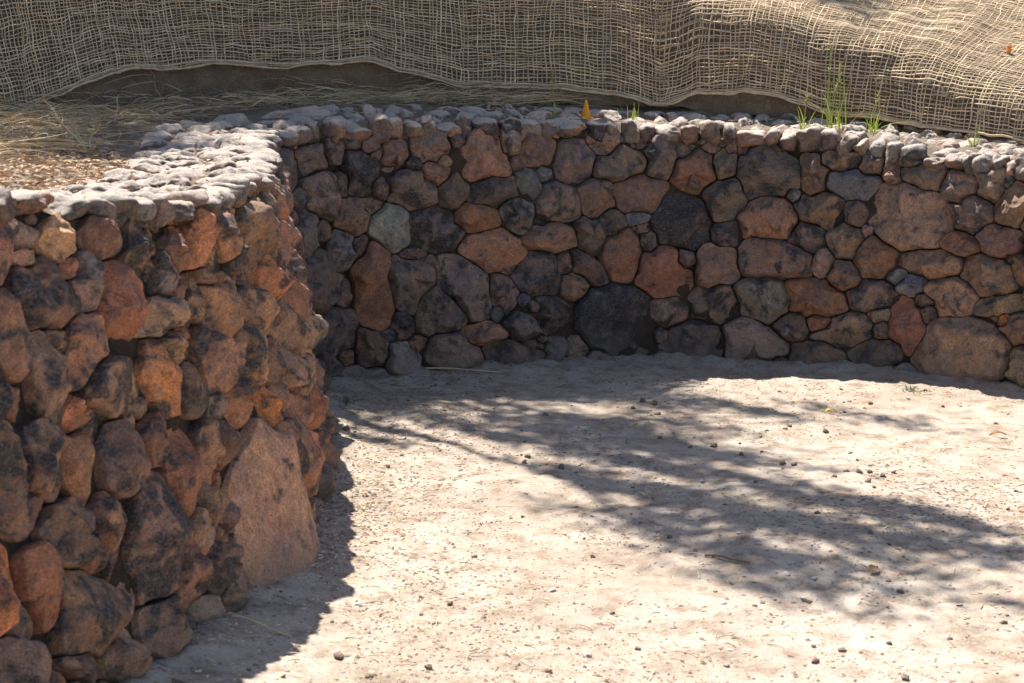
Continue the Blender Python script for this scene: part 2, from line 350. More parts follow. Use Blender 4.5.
NA = 80
RHO = np.array([0, .10, .2, .3, .39, .47, .54, .61, .67, .73, .78, .83, .87, .905, .935, .958, .976, .99, 1., 1.0])
def cell_outline(i, SA, SH, grow=1.2, nr=70):
    s = SA[i]; grow = 1.10 if SA is SAW and s[0] < 5.2 else grow; th = np.arange(NA) * 2 * math.pi / NA
    near = np.where((np.abs(SA[:, 0] - s[0]) < s[2] * 1.3 + SA[:, 2] * 1.3) & (np.abs(SA[:, 1] - s[1]) < s[2] * 1.3 + SA[:, 2] * 1.3))[0]
    near = near[near != i]
    rr = np.linspace(.01, s[2] * 1.35, nr)
    X = s[0] + np.cos(th)[:, None] * rr[None]; Y = s[1] + np.sin(th)[:, None] * rr[None]
    mine = metric(X, Y, s, SH[i]); bad = mine > grow
    for j in near: bad |= metric(X, Y, SA[j], SH[j]) < mine
    first = np.where(bad.any(1), bad.argmax(1), nr - 1)
    r = rr[np.maximum(first, 1)]
    for _ in range(1): r = np.minimum(r * 1.02, (np.roll(r, 1) + 2 * r + np.roll(r, -1)) / 4)
    return th, r

def rock(i, SA, SH, surf, normal, depth, skirt, gap, facets, seed, tilt=.25, rough=1., proud=0., dome=False):
    R_ = np.random.default_rng(seed)
    th, r = cell_outline(i, SA, SH)
    r = np.maximum(r - gap, .008)
    s = SA[i]; rm = math.sqrt(s[2] * s[3])
    jit = 1 + .05 * fbm(np.stack([np.cos(th) * 1.6, np.sin(th) * 1.6, np.full(NA, seed * 3.7)], -1), 3)
    r = r * np.minimum(jit, 1.03)
    rho = np.tile(RHO[:, None], (1, NA))
    du = rho * r[None] * np.cos(th)[None]; dw = rho * r[None] * np.sin(th)[None]
    x, y = du / rm, dw / rm
    def smin(p_, q_, e_):
        k_ = np.clip(.5 + .5 * (q_ - p_) / e_, 0, 1); return q_ * (1 - k_) + p_ * k_ - e_ * k_ * (1 - k_)
    a0 = R_.uniform(0, 6.28)
    if dome:
        h = depth * np.maximum(1 - rho ** R_.uniform(2.6, 5.), 0) ** (1 / R_.uniform(1.6, 2.2)) + tilt * depth * (x * math.cos(a0) + y * math.sin(a0)) * (1 - rho ** 4)
    else:   # a split face between bevelled flanks
        edge = (1 - rho) * r[None]
        fl = 1.7 + 1.5 * vnoise(np.stack([np.cos(th) * 1.4 + seed * 2.3, np.sin(th) * 1.4, np.full(NA, seed * .7)], -1))
        h = depth * (1 + tilt * (x * math.cos(a0) + y * math.sin(a0)))
        h = smin(h, .004 + edge * np.maximum(fl, .55)[None], .16 * depth)
    for k in range(facets):
        a = R_.uniform(0, 6.28); sl = R_.uniform(.35, 1.5) * depth; o = R_.uniform(-.25, .55)
        pl = depth * R_.uniform(.92, 1.12) - sl * (x * math.cos(a) + y * math.sin(a) - o)
        h = smin(h, pl, R_.uniform(.02, .07) * depth)
    P3 = np.stack([du, dw, h], -1)
    off = R_.uniform(-40, 40, 3)
    nz = fbm(P3 / rm * 1.6 + off, 3) * .15 * depth * rough + fbm(P3 * 30 + off, 4, gain=.55) * .0050 * rough
    rid = 1 - np.abs(fbm(P3 * 16 + off * 1.7, 2)); nz = nz + (rid - .75) * .008 * rough
    fade = np.clip((1 - rho) * 5, .25, 1)
    h = h + nz * fade
    h = np.maximum(h, -.02); h[-1] = -skirt; h[-2] = np.minimum(h[-2], 0.0); h[:-1] += proud
    u = s[0] + du; w = s[1] + dw
    base = surf(u, w)
    N = normal(s[0], s[1])
    V = base + N * h[..., None]
    V[0] = V[0].mean(0)
    nr = len(RHO)
    V = np.vstack([V[0:1, 0], V[1:].reshape(-1, 3)])
    # quads, centre fan as quads of two sectors
    q = []
    i0 = np.arange(NA); j0 = (i0 + 1) % NA
    rings = []
    for k in range(nr - 2):
        b = 1 + k * NA
        rings.append(np.stack([b + i0, b + NA + i0, b + NA + j0, b + j0], -1))
    e = np.arange(0, NA, 2)
    rings.append(np.stack([np.zeros_like(e), 1 + e, 1 + (e + 1) % NA, 1 + (e + 2) % NA], -1))
    return V, np.vstack(rings)

def face_normal(u, w):
    e = .02
    a = wallS(u + e, w) - wallS(u - e, w); b = wallS(u, w + e) - wallS(u, w - e)
    n = np.cross(a, b); n /= np.linalg.norm(n); n2 = wallN2(np.array([u]))[0]
    if n[0] * n2[0] + n[1] * n2[1] > 0: n = -n
    return n
def capT(u): return np.interp(u, [0, 2.2, 3.4, 5., 6., 12], [.068, .068, .070, .075, .092, .092])
def capC(u, c):
    u = np.asarray(u, float); c = np.asarray(c, float)
    p = wallS(u, wallH(u)); n = wallN2(u)
    p = p.copy(); p[..., 2] += np.clip(c - .06, 0, 1) * np.interp(u, [0, 5, 6, 12], [.0, .0, .11, .11]); p[..., 0] += n[..., 0] * c; p[..., 1] += n[..., 1] * c
    return p

CAMP = np.array([0, 0, 1.625])
def shows(u, w, a, b):
    """about how large the stone stands in the photograph"""
    p = wallS(np.array(u), np.array(w)); n = face_normal(u, w); d = CAMP - p; L = np.linalg.norm(d)
    xy = p[0] / max(p[1], .1)
    f = max(0., float(n @ d / L))
    return a * b * f / L ** 2 if (-.33 < xy < .33 and not 4.6 < u < 5.55) else 0

wall = empty('stone_wall', (.45, 8.5, 0))
tag(wall, 'curved retaining wall of brown and reddish field stones with pale rounded capstones around a dusty court', 'stone wall')
CLSLAB = {'K': 'large black mottled stone at the foot of the wall', 'P': 'tall pale pinkish boulder at the foot of the near wall end', 's': 'flat grey-green squarish slab',
          'T': 'broad tan boulder', 'R': 'smooth brick-red stone', 'o': 'rusty orange stone', 'b': 'bluish grey stone'}
order = sorted(range(len(ST)), key=lambda i: -shows(*SA[i, :4]))
top = set(order[:100])
rest = []
for i, s in enumerate(ST):
    R_ = np.random.default_rng(1000 + i)
    left = s[0] < 5.2
    mi = s[3]
    depth = float(np.clip(mi * R_.uniform(.55, 1.0), .018, .080 if left else .064))
    small = i >= NL and mi < .05
    if small: depth *= .7
    V, Fq = rock(i, SA, SH, wallS, face_normal, depth, .09, (.0055 if left else .0045) if mi > .04 else .002, int(R_.integers(4, 10) if left else R_.integers(2, 8)), i + 1, tilt=R_.uniform(.1, .5), rough=R_.uniform(.7, 1.3) * (1.25 if s[5] in 'kKDT' else .7 if s[5] in 'RPs' else 1.),
                 proud=(-.022 if small else R_.uniform(-.016, .016)) - (.030 if left else .010))
    t = np.array(TINT[s[5]]); t[3] = min(1, t[3] * R_.uniform(.6, 1.35) * (1.25 if left else .95)); t[:3] *= R_.uniform(1.0, 1.55) * np.array([1, R_.uniform(.95, 1.05), R_.uniform(.92, 1.06)])
    if left: t[:3] *= np.array([1.30, 1.08, .92])
    o = R_.uniform(-50, 50, 3)
    if i in top:
        ob = mesh_obj('stone', V, Fq, M_STONE, wall, tint=t, off=o)
        if s[5] in CLSLAB: ob['label'] = CLSLAB[s[5]]
    else: rest.append((V, Fq, t, o))
V, Fq, t, o = merge(rest)
tag(mesh_obj('stone', V, Fq, M_STONE, wall, tint=t, off=o), kind='stuff')

# capstones: a front row of cobbles with smaller lumps bedded flat behind them
crng = random.Random(5)
def boulder(cen, ax, semi, seed, rough=1.):
    R_ = np.random.default_rng(seed); n, m = 36, 20
    th = np.arange(n) * 2 * math.pi / n; ph = np.linspace(0.02, math.pi - .02, m)
    d = np.stack([np.sin(ph)[:, None] * np.cos(th), np.sin(ph)[:, None] * np.sin(th), np.cos(ph)[:, None] + 0 * th], -1)
    pw = R_.uniform(2.3, 3.6); r = 1 / (np.abs(d) ** pw).sum(-1) ** (1 / pw)
    for k in range(int(R_.integers(2, 7))):      # flat faces
        nn = R_.normal(size=3); nn /= np.linalg.norm(nn); o = R_.uniform(.58, .92); c_ = d @ nn
        r = np.where(c_ > .05, np.minimum(r, o / np.maximum(c_, .05)), r)
    off = R_.uniform(-30, 30, 3)
    r = r * (1 + .20 * fbm(d * 1.1 + off, 3) * rough) + .055 * fbm(d * 4.5 + off, 3) * rough
    P = d * r[..., None] * np.array(semi); P[0] = P[0].mean(0); P[-1] = P[-1].mean(0)
    P = P @ np.array(ax) + cen
    i = np.arange(m - 1)[:, None] * n + np.arange(n); j = np.arange(m - 1)[:, None] * n + (np.arange(n) + 1) % n
    return P.reshape(-1, 3), np.stack([i, i + n, j + n, j], -1).reshape(-1, 4)
CAPS = []   # (size as the camera sees it, verts, faces, tint, off)
CT = ['d', 'g', 't', 'm', 'q', 'd', 'g', 'k', 'p', 't', 'm', 'r']
def cap_tint(R_, k=1.):
    t = np.array(TINT[R_.choice(CT)]); t[:3] = t[:3] * R_.uniform(.95, 1.5) * k; return t
def cap_frame(u):
    n = wallN2(np.array([u]))[0]; return np.array([[n[1], -n[0], 0], [n[0], n[1], 0], [0, 0, 1.]])
def cap_size(p, a, k):
    d = np.linalg.norm(p - CAMP); return a * k / d ** 2 if abs(p[0] / p[1]) < .31 and p[1] > 4. and not (p[0] < -.9 and 6.7 < p[1] < 7.9) else 0
u = .2; i = 0
while u < WU[-1] - .12:
    R_ = np.random.default_rng(7000 + i); i += 1
    far = u > 5.2; ct = float(capT(u))
    a = R_.choice([R_.uniform(.028, .040), R_.uniform(.040, .055), R_.uniform(.055, .078)], p=[.3, .5, .2])
    if not far: a *= 1.12
    h = ct * R_.uniform(.50, .66) * (.8 if a > .055 else 1.); cl = R_.uniform(.06, .10)
    c0 = (.050 if far else .085) + R_.uniform(-.018, .018)
    p = capC(np.array(u + a), np.array(c0)); p[2] += h * .72 + R_.uniform(-.010, .008)
    fr = cap_frame(u + a); q = R_.normal(0, .16); cq, sq = math.cos(q), math.sin(q)
    fr = np.array([[cq, 0, sq], [0, 1, 0], [-sq, 0, cq]]) @ fr; q = R_.normal(0, .2); cq, sq = math.cos(q), math.sin(q)
    fr = np.array([[cq, sq, 0], [-sq, cq, 0], [0, 0, 1]]) @ fr
    V, Fq = boulder(p, fr, (a * 1.10, cl, h), 300 + i, .9)
    CAPS.append((cap_size(p, a * h * 4, 1.), V, Fq, cap_tint(R_), R_.uniform(-50, 50, 3)))
    u += 2 * a * R_.uniform(.93, 1.04)
# bedded lumps: loose scatter, longer across the wall than along it
pts = []
for _ in range(9000):
    u = crng.uniform(.2, WU[-1] - .1); c = crng.uniform(.115, .49)
    if all(abs(u - q[0]) > .30 or ((u - q[0]) / q[2]) ** 2 + ((c - q[1]) / q[3]) ** 2 > 2.6 for q in pts):
        pts.append([u, c, crng.uniform(.040, .068), crng.uniform(.048, .09)])
CA = np.array([[q[0], q[1], q[3], q[2], math.pi / 2 + crng.uniform(-.5, .5)] for q in pts]); CSH = [shape_of(600 + i) for i in range(len(CA))]
up = lambda u, w: np.array([0, 0, 1.])
for i, s in enumerate(CA):
    R_ = np.random.default_rng(17000 + i); ct = float(capT(s[0]))
    def surf(u, c, ct=ct):
        p = capC(u, c); p[..., 2] += ct * .42; return p
    V, Fq = rock(i, CA, CSH, surf, up, ct * R_.uniform(.40, .72), .03, .004, int(R_.integers(1, 4)), 5000 + i, tilt=R_.uniform(0, .4), rough=.55, dome=True)
    p = V.mean(0); CAPS.append((cap_size(p, s[2] * s[3] * 4, (1.75 - p[2]) / np.linalg.norm(p - CAMP) * .8), V, Fq, cap_tint(R_), R_.uniform(-50, 50, 3)))
CAPS.sort(key=lambda c: -c[0])
for c in CAPS[:100]: mesh_obj('capstone', c[1], c[2], M_CAP, wall, tint=c[3], off=c[4])
V, Fq, t, o = merge([c[1:] for c in CAPS[100:]])
tag(mesh_obj('capstone', V, Fq, M_CAP, wall, tint=t, off=o), kind='stuff')

# the mortared heart of the wall behind the stones and the bed under the capstones
us = np.arange(.05, WU[-1] - .02, .03)
def grid_faces(n, m):
    i = np.arange(n - 1)[:, None] * m + np.arange(m - 1)[None]
    return np.stack([i, i + m, i + m + 1, i + 1], -1).reshape(-1, 4)
ws = np.linspace(0, 1, 34)
rows = []
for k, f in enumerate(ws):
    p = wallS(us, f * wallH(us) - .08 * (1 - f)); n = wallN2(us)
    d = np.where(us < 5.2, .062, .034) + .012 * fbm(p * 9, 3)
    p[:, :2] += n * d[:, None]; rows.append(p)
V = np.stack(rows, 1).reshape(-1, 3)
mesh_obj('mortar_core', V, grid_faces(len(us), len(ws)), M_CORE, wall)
cs = np.linspace(.03, .56, 30)
rows = []
for c in cs:
    p = capC(us, np.full_like(us, c)); p[:, 2] += capT(us) * (.22 + np.where(us > 5.4, .50, .38) * min(1, max(0, c - .045) / .07)) + .010 * fbm(p * 14, 3); rows.append(p)
V = np.stack(rows, 1).reshape(-1, 3)
mesh_obj('mortar_bed', V, grid_faces(len(us), len(cs)), M_BED, wall)

# ------------------------------------------------------------------ ground, ledge and bank
xs = np.concatenate([np.linspace(-90, -4, 22), np.linspace(-3, -1.7, 14), np.arange(-1.6, 4.2, .02), np.linspace(4.4, 90, 22)])
ys = np.concatenate([np.linspace(-90, 1.5, 22), np.linspace(1.8, 3.6, 30), np.arange(3.64, 9.2, .022), np.linspace(9.4, 90, 22)])
gx, gy = np.meshgrid(xs, ys, indexing='ij')
wl = wallS(WU, np.zeros_like(WU))[:, :2]
def wall_dist(x, y):
    p = np.stack([np.ravel(x), np.ravel(y)], -1); d = np.full(len(p), 9.)
    for k in range(0, len(wl), 6): d = np.minimum(d, np.hypot(p[:, 0] - wl[k, 0], p[:, 1] - wl[k, 1]))
    return d.reshape(np.shape(x))
def ground_z(x, y):
    p = np.stack([x, y, np.zeros_like(x)], -1)
    near = np.clip(1 - (np.hypot(x - .6, y - 6) - 4.5) / 3, 0, 1)
    z = .022 * fbm(p * .9, 3) + .006 * fbm(p * 3.5 + 5, 3) + .0035 * fbm(p * 16 + 9, 3)
    z = z * near
    return z + (.035 + .025 * vnoise(p * 6 + 30)) * np.clip(1 - wall_dist(x, y) / .32, 0, 1) ** 2 + .006 * np.clip(fbm(p * 1.3 + 60, 2) * 2, 0, 1) * fbm(p * 9 + 70, 3)
gz = ground_z(gx, gy)
V = np.stack([gx, gy, gz], -1).reshape(-1, 3)
g_ = mesh_obj('ground', V, grid_faces(len(xs), len(ys)), M_GROUND); tag(g_, kind='structure')

FOOT = catmull([(-3.6, 2.6, 1.27), (-3.3, 4.0, 1.27), (-3.0, 5.2, 1.27), (-2.72, 6.3, 1.27), (-2.46, 7.2, 1.27), (-2.26, 7.9, 1.27), (-1.98, 8.5, 1.27), (-1.6, 8.93, 1.27), (-1.1, 9.12, 1.275), (-.4, 9.25, 1.275), (.4, 9.3, 1.262), (.8, 9.29, 1.235), (1.2, 9.22, 1.215), (2.0, 8.92, 1.17),
                (2.65, 8.42, 1.11), (3.2, 7.8, 1.06), (3.7, 7.0, 1.04), (4.1, 6.0, 1.04)], 20)
FS = np.concatenate([[0], np.cumsum(np.linalg.norm(np.diff(FOOT[:, :2], axis=0), axis=1))])
ft = np.gradient(FOOT[:, :2], axis=0); ft /= np.linalg.norm(ft, axis=1)[:, None]
FN = np.stack([-ft[:, 1], ft[:, 0]], 1)
for _ in range(60): FN[1:-1] = (FN[:-2] + 2 * FN[1:-1] + FN[2:]) / 4
FN /= np.linalg.norm(FN, axis=1)[:, None]
# length of the steep cut along the foot, by the foot's x
def steep_len(x): return np.interp(x, [-4.6, -2.5, -1.2, -.3, .45, 1.0, 1.4, 1.8, 2.1, 2.45, 2.8, 4.2], [1.7, 1.6, 1.35, 1.0, .74, .54, .46, .36, .26, .17, .10, .08])
QQ = np.concatenate([np.arange(0, 2.6, .025), np.arange(2.65, 5, .1), np.linspace(5.2, 40, 18)])
def bank_profile(sl):
    """(len(s), len(QQ)) horizontal run and rise along the bank"""
    t = np.clip((QQ[None] - sl[:, None] + .10) / .24, 0, 1); t = t * t * (3 - 2 * t)
    ang = np.radians(77) * (1 - t) + np.radians(19) * t
    far = np.clip((QQ[None] - 3.2) / 3, 0, 1); ang = ang * (1 - far) + np.radians(3) * far
    dq = np.diff(QQ, prepend=0)[None]
    return np.cumsum(np.cos(ang) * dq, 1), np.cumsum(np.sin(ang) * dq, 1)
sg = np.arange(0, FS[-1], .03)
def foot_at(s):
    f = np.stack([np.interp(s, FS, FOOT[:, k]) for k in range(3)], -1)
    n = np.stack([np.interp(s, FS, FN[:, k]) for k in range(2)], -1); n /= np.linalg.norm(n, axis=-1, keepdims=True)
    return f, n
def bank_grid(s, rough=1., amp=1.):
    f, n = foot_at(s); run, rise = bank_profile(steep_len(f[:, 0]))
    P = np.empty(run.shape + (3,))
    P[..., 0] = f[:, None, 0] + n[:, None, 0] * run; P[..., 1] = f[:, None, 1] + n[:, None, 1] * run; P[..., 2] = f[:, None, 2] + rise
    nearf = np.clip(1 - (QQ - 4) / 3, 0, 1)[None, :, None]
    k = fbm(P * np.array([2.6, 2.6, 2.6]) + 3, 3) * .045 * amp + fbm(P * 11 + 8, 3) * .014 * rough
    P[..., 0] -= n[:, None, 0] * k * nearf[..., 0]; P[..., 1] -= n[:, None, 1] * k * nearf[..., 0]; P[..., 2] += k * .6 * nearf[..., 0]
    return P, n
BG, BN = bank_grid(sg)
V = BG.reshape(-1, 3)
b_ = mesh_obj('earth_bank', V, grid_faces(len(sg), len(QQ)), M_BANK); tag(b_, kind='structure')
# ledge between the capstones and the bank
lu = np.arange(.05, WU[-1] - .02, .03)
fs = np.interp(lu, [0, 1.5, 2.6, 3.6, 4.9, 5.5, 5.85, 6.2, 6.9, 7.3, 8., 8.85, 9.6, 10.3, WU[-1]], np.interp([-3.6, -3.3, -3.05, -2.75, -2.4, -2.15, -1.7, -.75, 0., .45, 1.25, 2.1, 2.8, 3.3, 4.1], FOOT[:, 0], FS))
lf, ln = foot_at(fs)
li = capC(lu, np.full_like(lu, .47)); li[:, 2] += capT(lu) * .55
tt = np.linspace(0, 1, 46)
rows = []
for t in tt:
    p = li * (1 - t) + (lf + np.concatenate([ln * .06, np.zeros((len(ln), 1))], 1)) * t
    p[:, 2] += (.020 * fbm(p * 4 + 2, 3) + .012 * fbm(p * 19, 2) + .01) * min(1, t * 6) - .012 * (t == 0) + .05 * t ** 6
    rows.append(p)
LG = np.stack(rows, 1)
l_ = mesh_obj('ledge_ground', LG.reshape(-1, 3), grid_faces(len(lu), len(tt)), M_LEDGE); tag(l_, kind='structure')

# ------------------------------------------------------------------ jute netting on the bank
# lower edge of the netting: height above the bank's foot, by the foot's x
def hem_q(x): return np.interp(x, HEMX, HEMQ)
HEMX = [-4.6, -3.0, -2.46, -2.30, -2.15, -1.95, -1.55, -1.13, -.75, -.48, -.25, .25, .55, .74, .80, .88, 1.0, 1.25, 1.45, 1.62, 1.8, 2.05, 2.45, 2.7, 4.2]
HEMQ = [.0, .0, .0, .01, .09, .18, .205, .18, .215, .13, .07, .075, .05, .0, -.02, .01, .085, .115, .10, .05, .02, 0., -.02, -.02, -.02]
def make_net(x0, x1, label, seed, lift):
    R_ = np.random.default_rng(seed)
    s0, s1 = np.interp([x0, x1], FOOT[:, 0], FS)
    cell = .0245; celv = .0185
    S = np.arange(s0, s1, .016); f, n = foot_at(S)
    P, n = bank_grid(S, 0.15, .4)
    hq = hem_q(f[:, 0])
    dP = np.gradient(P, axis=1); dS = np.gradient(P, axis=0)
    NN = np.cross(dS, dP); NN /= np.linalg.norm(NN, axis=-1, keepdims=True) + 1e-9
    NN *= np.sign((NN[..., 1] * -1 + NN[..., 2] * .3).mean())
    # soft folds running up the slope, bunches, and sag
    A = np.stack([S[:, None] * 3.2 + 0 * QQ[None], QQ[None] * .9 + 0 * S[:, None], np.full(P.shape[:2], seed * 1.3)], -1)
    fold = .012 * fbm(A * np.array([1.6, .35, 1]), 3) + .005 * fbm(A * np.array([3.2, 1.6, 1]) + 4, 2) + .002 * np.sin(QQ[None] * 42 + 5 * vnoise(A * .6)[...])
    fold = fold + .030 * np.exp(-((f[:, None, 0] - .80) / .10) ** 2 - ((QQ[None] - .42) / .22) ** 2)
    X = P + NN * (lift + np.maximum(fold, -.018) + .012)[..., None]
    def at(si, q):
        """si index array into S, q array"""
        k = np.interp(q, QQ, np.arange(len(QQ))); k0 = np.clip(np.floor(k).astype(int), 0, len(QQ) - 2); t = (k - k0)[:, None]
        return X[si, k0] * (1 - t) + X[si, k0 + 1] * t
    lines, rad = [], []
    idx = np.arange(len(S))
    jmax = int(2.2 / celv)
    for j in range(1, jmax):
        q0 = j * celv
        blend = np.clip(1 - q0 / .9, 0, 1)
        q = q0 + hq * (blend) + .004 * vnoise(np.stack([S * 5, np.full_like(S, j * .45), np.full_like(S, seed)], -1)) + .004 * vnoise(np.stack([S * 17, np.full_like(S, j * 3.1), np.full_like(S, seed)], -1))
        q = q + .05 * np.exp(-((f[:, 0] - .95) / .16) ** 2) * np.exp(-((q0 - .40) / .10) ** 2) * (1 if j % 2 else .4)
        L = at(idx, np.maximum(q, 0.0)); L += R_.normal(size=L.shape) * .0006
        lines.append(L); rad.append(np.clip(.0032 + .0016 * vnoise(np.stack([S * 22, np.full_like(S, j * 7.7), S * 0], -1)), .0014, .006) * R_.uniform(.8, 1.3))
    nv = int((s1 - s0) / cell)
    for i in range(nv):
        sc = s0 + (i + .5) * cell + R_.normal() * .003
        sq = np.arange(0, 2.2, .018)
        ss = sc + .007 * vnoise(np.stack([np.full_like(sq, i * .23), sq * 3, np.full_like(sq, seed + 9.)], -1)) + .004 * vnoise(np.stack([np.full_like(sq, i * 2.1), sq * 9, np.full_like(sq, seed + 3.)], -1))
        # pulled together at the low point of the hem
        ss = ss + (.80 - np.interp(ss, FS, FOOT[:, 0])) * .45 * np.exp(-((np.interp(ss, FS, FOOT[:, 0]) - .80) / .10) ** 2) * np.exp(-(sq / .12) ** 2)
        si = np.clip(np.round((ss - s0) / .016).astype(int), 0, len(S) - 1)
        fr = np.clip((ss - s0) / .016 - si, -.5, .5)
        q = np.maximum(sq + hq[si] * np.clip(1 - sq / .9, 0, 1), 0)
        L = at(si, q) + fr[:, None] * (X[np.clip(si + 1, 0, len(S) - 1), 0] - X[si, 0])
        lines.append(L + R_.normal(size=L.shape) * .0005); rad.append(np.clip(.0030 + .0015 * vnoise(np.stack([sq * 22, np.full_like(sq, i * 5.3), sq * 0], -1)), .0014, .006) * R_.uniform(.75, 1.25))
    mid = X[len(S) // 2, 0]
    root = empty('jute_net', tuple(mid)); tag(root, label, 'netting', 'jute netting over the bank')
    v, q = tubes(lines, rad)
    mesh_obj('netting', v, q, M_JUTE, root)
    # the folded selvedge along the lower edge: a band with a rolled rim
    hl, hr = [], []
    for k, (dq, rr) in enumerate([(0., .0062), (.010, .0048), (.020, .0042)]):
        L = at(idx, np.maximum(hq + dq + .003 * vnoise(np.stack([S * 13, np.full_like(S, k * 5.), S * 0], -1)), 0)); L = L + NN[:, 3] * .005
        hl.append(L); hr.append(rr * (1 + .3 * vnoise(np.stack([S * 30, np.full_like(S, k * 3.), S * 0], -1))))
    v, q = tubes(hl, hr, 6)
    mesh_obj('selvedge', v, q, M_HEM, root)
    return root
make_net(-3.3, .86, 'wide brown jute net in shade on the steep bank, its scalloped hem above bare earth', 1, .048)
make_net(.76, 3.9, 'jute net with a sunlit upper slope on the right, behind the tall grass', 2, .050)

# ------------------------------------------------------------------ dry straw and mulch on the ledge
def ledge_point(u, t):
    i = np.clip(np.searchsorted(lu, u), 0, len(lu) - 1); j = np.clip(np.round(t * (len(tt) - 1)).astype(int), 0, len(tt) - 1)
    return LG[i, j]
def scatter_straw(name, n, ur, tr, length, width, lift, mat, flat=.25):
    u = rng.uniform(*ur, n); t = rng.uniform(*tr, n) if not callable(tr) else tr(n)
    p = ledge_point(u, t) + np.stack([rng.normal(0, .02, n), rng.normal(0, .02, n), rng.uniform(0, lift, n)], -1)
    a = rng.uniform(0, 2 * math.pi, n); L = rng.uniform(*length, n)
    d = np.stack([np.cos(a) * L, np.sin(a) * L * .8, rng.normal(.05, flat, n) * L * .5], -1)
    e = p + d; e[:, 2] = np.maximum(e[:, 2], p[:, 2] - .004)
    v, q = blades(p, e, np.stack([rng.normal(0, .1, n) * L, rng.normal(0, .1, n) * L, rng.uniform(0, .12, n) * L], -1), rng.uniform(*width, n))
    return tag(mesh_obj(name, v, q, mat), kind='stuff')
scatter_straw('dry_straw', 4200, (1.6, 6.2), (.26, 1.), (.08, .30), (.0025, .005), .05, M_STRAW)
scatter_straw('dry_grass', 900, (6.0, 7.2), (.35, 1.), (.12, .45), (.002, .0045), .06, M_STRAW)
scatter_straw('bark_mulch', 9000, (1.3, 4.4), (.02, .62), (.010, .045), (.004, .010), .015, M_MULCH, .12)
CLODS = '0.90,6.13,0.012 0.64,7.49,0.018 0.64,7.30,0.016 1.18,7.09,0.014 1.07,6.99,0.012 0.91,6.59,0.014 1.00,6.64,0.01 0.82,6.74,0.018 1.05,6.43,0.016 1.09,6.40,0.014 1.27,6.29,0.014 1.31,6.26,0.018 1.35,6.26,0.014 1.39,6.21,0.014 1.44,6.26,0.012 1.32,6.13,0.014 1.21,6.20,0.012 0.81,4.33,0.016 0.90,4.43,0.014 1.02,4.20,0.013 1.04,4.49,0.012 -0.46,4.32,0.017 -0.37,4.19,0.014 -0.18,4.78,0.012 -0.22,4.26,0.014 0.19,6.38,0.017 0.06,6.54,0.016 0.05,6.44,0.014 0.15,7.30,0.018 0.59,7.55,0.02 0.54,7.42,0.014 -0.69,6.92,0.022 -0.65,6.78,0.016 1.16,4.89,0.012 0.29,4.71,0.01 1.31,6.97,0.018 0.61,6.88,0.014 0.72,6.71,0.012 1.61,7.49,0.016'
CHIPS = '-0.45,6.79,0.02 -0.59,4.79,0.013 -0.65,4.75,0.01 0.20,4.35,0.016 0.12,4.93,0.018 0.87,4.84,0.02 0.84,5.04,0.016 0.92,5.00,0.013 1.62,7.24,0.016 1.68,7.09,0.014 -0.41,7.42,0.014 -0.06,7.66,0.015 0.61,5.64,0.012 1.31,4.79,0.012 0.75,5.43,0.014'
LEAFY = (1.388, 7.302)
LEAFB = (2.031, 6.956)
LEAFO = (1.110, 5.040)
STICK1 = ((-0.773, 4.512), (-0.603, 4.441))
STICK2 = ((-0.424, 8.153), (-0.034, 8.128))
STICK3 = ((0.611, 5.204), (0.743, 5.121))
WEED1 = (1.884, 7.818)
WEED2 = (-0.734, 7.467)
